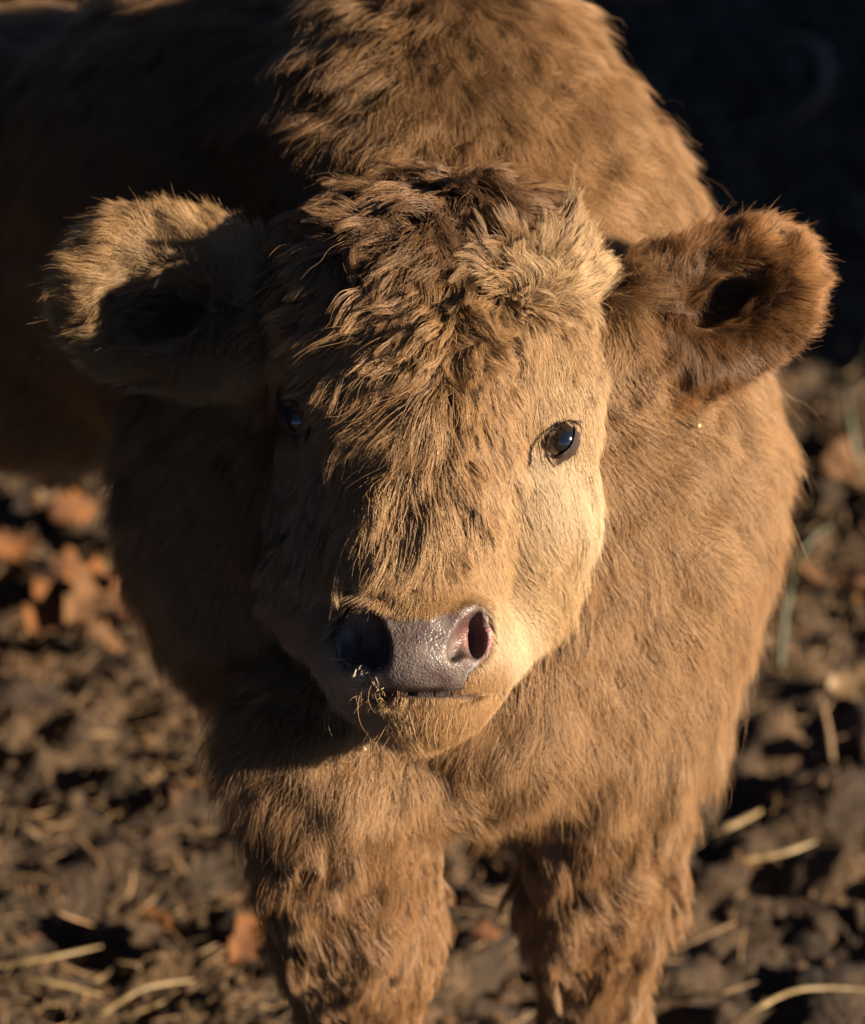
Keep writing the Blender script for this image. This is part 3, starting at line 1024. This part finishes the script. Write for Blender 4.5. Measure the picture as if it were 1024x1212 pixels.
def simple_mat(name, c1, c2, rough=.8, scale=60, trans=0.0):
    m, nt, b = mat_new(name)
    N, L = nt.nodes, nt.links
    tc = N.new('ShaderNodeTexCoord')
    nz = N.new('ShaderNodeTexNoise'); nz.inputs['Scale'].default_value = scale; nz.inputs['Detail'].default_value = 5
    L.new(tc.outputs['Object'], nz.inputs['Vector'])
    cr = N.new('ShaderNodeValToRGB')
    cr.color_ramp.elements[0].position = .35; cr.color_ramp.elements[0].color = (*c1, 1)
    cr.color_ramp.elements[1].position = .65; cr.color_ramp.elements[1].color = (*c2, 1)
    L.new(nz.outputs['Fac'], cr.inputs[0]); L.new(cr.outputs[0], b.inputs['Base Color'])
    b.inputs['Roughness'].default_value = rough
    bp = N.new('ShaderNodeBump'); bp.inputs['Distance'].default_value = .001
    L.new(nz.outputs['Fac'], bp.inputs['Height']); L.new(bp.outputs[0], b.inputs['Normal'])
    return m

M_CLOD = simple_mat('soil_clod', (.030, .017, .008), (.095, .053, .023), .95, 40)
M_LEAF_O = simple_mat('dry_leaf_orange', (.06, .020, .004), (.16, .056, .007), .85, 50)
M_LEAF_B = simple_mat('dry_leaf_brown', (.06, .026, .008), (.14, .062, .016), .85, 50)
M_LEAF_P = simple_mat('dry_leaf_pale', (.13, .08, .04), (.22, .14, .065), .6, 50)
M_STRAW = simple_mat('straw', (.19, .13, .06), (.34, .24, .11), .45, 90)
M_GRASS = simple_mat('green_grass', (.035, .036, .013), (.065, .060, .024), .5, 60)
M_CHAFF = simple_mat('chaff', (.08, .048, .022), (.28, .17, .075), .7, 25)

# clods of earth, uncountable
t_ = (1 + 5 ** .5) / 2
ico = norm(np.array([(-1, t_, 0), (1, t_, 0), (-1, -t_, 0), (1, -t_, 0), (0, -1, t_), (0, 1, t_), (0, -1, -t_), (0, 1, -t_), (t_, 0, -1), (t_, 0, 1), (-t_, 0, -1), (-t_, 0, 1)], float))
icf = np.array([(0, 11, 5), (0, 5, 1), (0, 1, 7), (0, 7, 10), (0, 10, 11), (1, 5, 9), (5, 11, 4), (11, 10, 2), (10, 7, 6), (7, 1, 8), (3, 9, 4), (3, 4, 2), (3, 2, 6), (3, 6, 8), (3, 8, 9), (4, 9, 5), (2, 4, 11), (6, 2, 10), (8, 6, 7), (9, 8, 1)])
def rand_rot(n):
    q = norm(rng.normal(size=(n, 4)))
    w, x, y, z_ = q.T
    return np.stack([np.stack([1 - 2 * (y * y + z_ * z_), 2 * (x * y - w * z_), 2 * (x * z_ + w * y)], -1),
                     np.stack([2 * (x * y + w * z_), 1 - 2 * (x * x + z_ * z_), 2 * (y * z_ - w * x)], -1),
                     np.stack([2 * (x * z_ - w * y), 2 * (y * z_ + w * x), 1 - 2 * (x * x + y * y)], -1)], -2)
n = 26000
cx_ = rng.uniform(-.75, .75, n); cy_ = rng.uniform(.05, 2.4, n)
dens = vnoise(np.stack([cx_ * 4, cy_ * 4, 0 * cx_], -1), 8)
k_ = rng.random(n) < .55 + .5 * dens
cx_, cy_ = cx_[k_], cy_[k_]; n = len(cx_)
sz = .0023 * np.exp(rng.normal(0, .65, n)).clip(.3, 6)
vv_ = ico[None] * (1 + .28 * rng.normal(size=(n, 12, 1))) * sz[:, None, None] * rng.uniform(.6, 1.2, (n, 1, 3))
vv_ = np.einsum('nij,nkj->nki', rand_rot(n), vv_)
vv_ += np.stack([cx_, cy_, ground_height(cx_, cy_) + sz * .3], -1)[:, None]
ff_ = (icf[None] + 12 * np.arange(n)[:, None, None]).reshape(-1, 3)
clod = mesh_obj('soil_crumbs', vv_.reshape(-1, 3), ff_.tolist(), M_CLOD)
tag(clod, 'loose crumbs and lumps of brown earth strewn over the ground', 'soil', kind='stuff')

# chaff, broken stalks and leaf scraps, uncountable
def scraps(name, n, mat, lmin, lmax, wid, area, label, cat, stand=.25):
    x0, x1, y0, y1 = area
    x = rng.uniform(x0, x1, n); y = rng.uniform(y0, y1, n)
    d_ = vnoise(np.stack([x * 3.2, y * 3.2, 0 * x + 5], -1), 18)
    k = rng.random(n) < .5 + .6 * d_
    x, y = x[k], y[k]; n = len(x)
    a = rng.uniform(0, 2 * math.pi, n); tl = rng.normal(0, stand, n)
    dr = np.stack([np.cos(a) * np.cos(tl), np.sin(a) * np.cos(tl), np.sin(tl)], -1)
    sd = norm(np.cross(dr, np.array([0, 0, 1.]))) ; up = np.cross(sd, dr)
    ln = rng.uniform(lmin, lmax, n)[:, None]; w = (wid * np.exp(rng.normal(0, .4, n)))[:, None]
    o = np.stack([x, y, ground_height(x, y) + .004 + ln[:, 0] * np.abs(np.sin(tl)) * .5], -1)
    bend = rng.normal(0, .25, (n, 1))
    rows = []
    for t, ww in ((-.5, .5), (-.17, 1), (.17, .9), (.5, .15)):
        c = o + dr * ln * t + up * ln * bend * (t * t) + sd * ln * bend * t * t
        rows += [c - sd * w * ww, c + up * w * ww * .7, c + sd * w * ww]
    V = np.stack(rows, 1)
    F = []
    for r in range(3):
        for (p_, q_) in ((0, 1), (1, 2), (2, 0)):
            F.append((r * 3 + p_, r * 3 + q_, r * 3 + 3 + q_, r * 3 + 3 + p_))
    F = (np.array(F)[None] + 12 * np.arange(n)[:, None, None]).reshape(-1, 4)
    o_ = mesh_obj(name, V.reshape(-1, 3), F.tolist(), mat)
    return tag(o_, label, cat, kind='stuff')
scraps('chaff', 14000, M_CHAFF, .008, .035, .0012, (-.75, .75, .05, 2.3), 'short broken bits of dry stalk scattered over the earth', 'chaff')
scraps('straw_bits', 700, M_STRAW, .01, .04, .0011, (-.75, .75, .05, 2.0), 'pale short pieces of straw scattered over the earth', 'straw')
scraps('leaf_litter', 2200, M_LEAF_B, .007, .020, .0032, (-.75, .75, .05, 2.3), 'crumbled brown leaf litter lying over the earth', 'litter', .5)
scraps('grass', 2600, M_GRASS, .03, .09, .0018, (-.3, 1.3, 1.3, 4.0), 'short dark green turf behind the trodden earth', 'grass', 1.0)

# ------------------------------------------------------------------ single leaves and stalks
def leaf(px, py, size, turn, mat, label, tilt=.35, lobes=4, fold=.35, group=None):
    p = ground_at(px, py, .01)
    nU, nV = 14, 5
    V = []
    sd = random.random() * 9
    for i in range(nU + 1):
        t = i / nU
        wd = math.sin(math.pi * min(1, t * 1.02) ** .8) ** .7 * (.30 + .10 * math.sin(t * math.pi * 2 * lobes + sd))
        for j in range(nV):
            s_ = (j / (nV - 1) - .5) * 2
            V.append((t - .5, s_ * wd, fold * wd * s_ * s_ * 1.3 + .16 * math.sin(t * 3.4 + sd) + .05 * math.sin(9 * t + 3 * s_ + sd)))
    F = []
    for i in range(nU):
        for j in range(nV - 1):
            a = i * nV + j
            F.append((a, a + 1, a + nV + 1, a + nV))
    V = np.array(V) * size
    e = mesh_obj('leaf', V, F, mat)
    sol = e.modifiers.new('thickness', 'SOLIDIFY'); sol.thickness = .0005
    e.location = (p[0], p[1], .012 + size * abs(math.sin(tilt)) * .35)
    e.rotation_euler = (tilt, random.uniform(-.3, .3), turn)
    tag(e, label, 'leaf', group)
    return e

def stalk(pts, r, mat, label, name='straw_stalk', cat='straw', lift=.012):
    """pts: picture positions with a height above the ground"""
    C = []
    for (px, py, h) in pts:
        g_ = ground_at(px, py, h)
        C.append(g_)
    C = np.array(C)
    # smooth the line
    tt = np.linspace(0, len(C) - 1, 22)
    i0 = np.clip(np.floor(tt).astype(int), 0, len(C) - 2); f = (tt - i0)[:, None]
    P0, P1 = C[np.maximum(i0 - 1, 0)], C[i0]
    P2_, P3 = C[i0 + 1], C[np.minimum(i0 + 2, len(C) - 1)]
    L_ = .5 * ((2 * P1) + (-P0 + P2_) * f + (2 * P0 - 5 * P1 + 4 * P2_ - P3) * f ** 2 + (-P0 + 3 * P1 - 3 * P2_ + P3) * f ** 3)
    V, F = [], []
    m = 7
    for k in range(len(L_)):
        d = norm((L_[min(k + 1, len(L_) - 1)] - L_[max(k - 1, 0)])[None])[0]
        s_ = norm(np.cross(d, [0, 0, 1.])[None])[0]; u = np.cross(s_, d)
        rr = r * (1 - .55 * (k / (len(L_) - 1)) ** 2) * (1.35 if k in (7, 15) else 1)
        for q in range(m):
            a = 2 * math.pi * q / m
            V.append(L_[k] + s_ * math.cos(a) * rr + u * math.sin(a) * rr * .7)
    for k in range(len(L_) - 1):
        for q in range(m):
            F.append((k * m + q, k * m + (q + 1) % m, (k + 1) * m + (q + 1) % m, (k + 1) * m + q))
    F.append(tuple(range(m))[::-1]); F.append(tuple(range((len(L_) - 1) * m, len(L_) * m)))
    V = np.array(V)
    org = np.array([L_[0][0], L_[0][1], 0.0])
    o = mesh_obj(name, V - org, F, mat)
    o.location = tuple(org)
    return tag(o, label, cat)

leaf(88, 622, .050, .5, M_LEAF_O, 'small bright orange leaf standing on edge beside the shaded flank', .9)
leaf(52, 600, .040, 2.0, M_LEAF_P, 'small pale tan curled leaf lying highest at the picture\'s edge', .4)
leaf(108, 712, .070, .2, M_LEAF_O, 'large rust orange leaf with folded lobes left of the chest', .5, 3, .8)
leaf(96, 735, .060, 1.3, M_LEAF_B, 'brown leaf tucked under the large rust orange leaf', .7, 3, .7)
leaf(30, 705, .070, 2.6, M_LEAF_B, 'dull reddish brown leaf by the edge of the picture', .4)
leaf(150, 712, .045, .9, M_LEAF_O, 'amber leaf closest to the calf\'s shaded chest', .8)
leaf(168, 738, .045, .3, M_LEAF_O, 'flat amber leaf below the amber leaf by the chest', .2)
leaf(60, 735, .060, 1.1, M_LEAF_O, 'broad rust leaf lying under the pair of dull leaves at the edge', .45, 3, .6)
leaf(135, 650, .045, 2.2, M_LEAF_B, 'brown curled leaf between the small orange leaf and the shaded chest', .8)
leaf(15, 660, .050, .4, M_LEAF_O, 'orange leaf cut by the picture\'s edge above the dull reddish one', .5)
leaf(125, 765, .040, .2, M_LEAF_B, 'lowest brown leaf of the heap beside the shaded chest', .3)
leaf(285, 1128, .045, 1.4, M_LEAF_O, 'crumpled orange leaf against the calf\'s front leg', .7, 3, .8)
leaf(190, 1098, .040, 2.4, M_LEAF_O, 'narrow orange leaf beside a fallen twig', .6)
leaf(180, 1146, .022, .4, M_LEAF_P, 'tiny yellowish leaf below the narrow orange leaf', .3)
leaf(1000, 575, .080, .7, M_LEAF_B, 'reddish brown leaf standing up behind the calf\'s shoulder', .8)
leaf(985, 690, .070, 2.9, M_LEAF_B, 'flat brown leaf low behind the calf\'s shoulder', .25)
leaf(1010, 820, .045, .3, M_LEAF_P, 'pale tan leaf on the bare soil beside the leg', .4)
leaf(880, 1030, .030, 1.2, M_LEAF_B, 'little dark brown leaf on the soil near two pale sticks', .4)
leaf(575, 1115, .025, .2, M_LEAF_O, 'tiny orange leaf between the calf\'s front legs', .5)
leaf(755, 12, .10, .2, M_LEAF_B, 'tan leaf far behind the calf\'s back', .7)

stalk([(-20, 1146, .01), (60, 1133, .02), (120, 1120, .012)], .0022, M_STRAW, 'straight dull straw stalk slanting up towards the fallen leaves')
stalk([(0, 1158, .012), (60, 1163, .02), (128, 1180, .01)], .0024, M_STRAW, 'bright yellow straw stalk near the corner of the picture')
stalk([(120, 1200, .01), (170, 1170, .02), (230, 1160, .01)], .0022, M_STRAW, 'short tan stalk lying below the crumpled orange leaf')
stalk([(190, 1098, .02), (240, 1100, .02), (290, 1106, .02)], .003, M_LEAF_O, 'reddish twig joining two orange leaves', 'twig', 'twig')
stalk([(45, 1060, .012), (70, 1080, .03), (110, 1095, .01)], .0018, M_CHAFF, 'thin curved brown stalk above the pale straws')
stalk([(840, 985, .012), (870, 975, .02), (900, 960, .012)], .0038, M_STRAW, 'short thick pale stick beside the calf\'s leg')
stalk([(880, 1018, .012), (925, 1010, .015), (965, 996, .015)], .0030, M_STRAW, 'long pale stick below the short thick stick')
stalk([(860, 1215, .01), (905, 1188, .03), (955, 1170, .02), (1040, 1172, .01)], .0022, M_STRAW, 'long arching straw stalk crossing the lower corner')
stalk([(795, 1125, .01), (840, 1105, .02), (870, 1092, .01)], .0024, M_CHAFF, 'dull brown twig on the soil beside the leg')
stalk([(842, 1178, .01), (865, 1172, .015), (895, 1162, .01)], .0022, M_CHAFF, 'short brown twig above the arching straw stalk')
stalk([(922, 790, .01), (930, 710, .05), (950, 650, .09), (985, 620, .10)], .0042, M_GRASS, 'bent green grass blade rising beside the calf\'s shoulder', 'grass_blade', 'grass blade')
stalk([(1035, 590, .01), (1012, 530, .06), (1002, 460, .10)], .0045, M_GRASS, 'upright green grass blade at the picture\'s edge behind the ear', 'grass_blade', 'grass blade')
stalk([(985, 900, .01), (980, 860, .03), (970, 820, .05)], .0026, M_CHAFF, 'thin dry upright stem on the soil near the pale leaf', 'dry_stem', 'stem')
stalk([(930, 150, .02), (975, 110, .06), (975, 60, .06), (935, 40, .03)], .006, M_CHAFF, 'curved dead stem on the dark turf far behind', 'dry_stem', 'stem')

# ------------------------------------------------------------------ unseen round bales, added to cast shade on the turf behind the calf
M_BALE = simple_mat('bale_straw', (.20, .14, .065), (.42, .31, .15), .8, 30)
for i_, (bx_, by_) in enumerate(((2.9, 1.08), (4.0, 3.2))):
    nU, nR = 64, 9
    V, F = [], []
    R_, W_ = .80, 1.25
    prof = [(0, -W_ / 2), (R_ * .5, -W_ / 2 - .01), (R_ * .93, -W_ / 2), (R_, -W_ / 2 + .06), (R_ * 1.01, -.2), (R_ * 1.01, .2), (R_, W_ / 2 - .06), (R_ * .93, W_ / 2), (R_ * .5, W_ / 2 + .01), (0, W_ / 2)]
    for (r, yy) in prof:
        for u in range(nU):
            a = 2 * math.pi * u / nU
            rr = r * (1 + .012 * math.sin(7 * a + yy * 9) + .01 * random.uniform(-1, 1))
            V.append((rr * math.cos(a), yy, max(-R_ * .95, rr * math.sin(a)) + R_ * .95))
    for q in range(len(prof) - 1):
        for u in range(nU):
            F.append((q * nU + u, q * nU + (u + 1) % nU, (q + 1) * nU + (u + 1) % nU, (q + 1) * nU + u))
    o = mesh_obj('shade_bale', V, F, M_BALE)
    o.location = (bx_, by_, 0)
    o.rotation_euler.z = math.radians(65)
    tag(o, ['unseen round bale added to cast shade, nearer the calf', 'unseen round bale added to cast shade, behind the first'][i_], 'straw bale', 'round bales added to cast shade')

# ------------------------------------------------------------------ unseen black boarding, added to block sky light on the calf's shaded side
M_BLOCKER = simple_mat('blocker_black', (.0035, .003, .003), (.006, .005, .005), 1.0, 6)  # kept near black to send no sunlight back onto the flank
M_BLOCKER.node_tree.nodes['Principled BSDF'].inputs['Specular IOR Level'].default_value = .04
sky_blocker = empty('sky_blocker', (-1.75, 0, 0))
tag(sky_blocker, 'unseen black boarding added to keep sky light off the shaded flank', 'sky_blocker')
for k in range(36):
    y0 = -3.6 + .2 * k
    hgt = 2.9 + .01 * math.sin(k * 2.3); t_x = .02 + .006 * math.sin(k * 5.1)
    v = [(a, b, c) for a in (-t_x, t_x) for b in (y0 + .004, y0 + .196) for c in (0, hgt)]
    mesh_obj('blocker_board', v, [(0, 1, 3, 2), (4, 6, 7, 5), (0, 4, 5, 1), (2, 3, 7, 6), (1, 5, 7, 3), (0, 2, 6, 4)], M_BLOCKER, sky_blocker, False)
v = [(a, b, c) for a, z0 in ((.25, 2.93), (-3.2, 3.7)) for b in (-3.8, 3.8) for c in (z0, z0 + .06)]
mesh_obj('blocker_roof', v, [(0, 1, 3, 2), (4, 6, 7, 5), (0, 4, 5, 1), (2, 3, 7, 6), (1, 5, 7, 3), (0, 2, 6, 4)], M_BLOCKER, sky_blocker, False)
v = [(a, b, c) for a in (-3.0, -.05) for b in (-3.6, 3.6) for c in (0, 2.88)]
mesh_obj('blocker_wall', v, [(0, 1, 3, 2), (4, 6, 7, 5), (0, 4, 5, 1), (2, 3, 7, 6), (1, 5, 7, 3), (0, 2, 6, 4)], M_BLOCKER, sky_blocker, False)
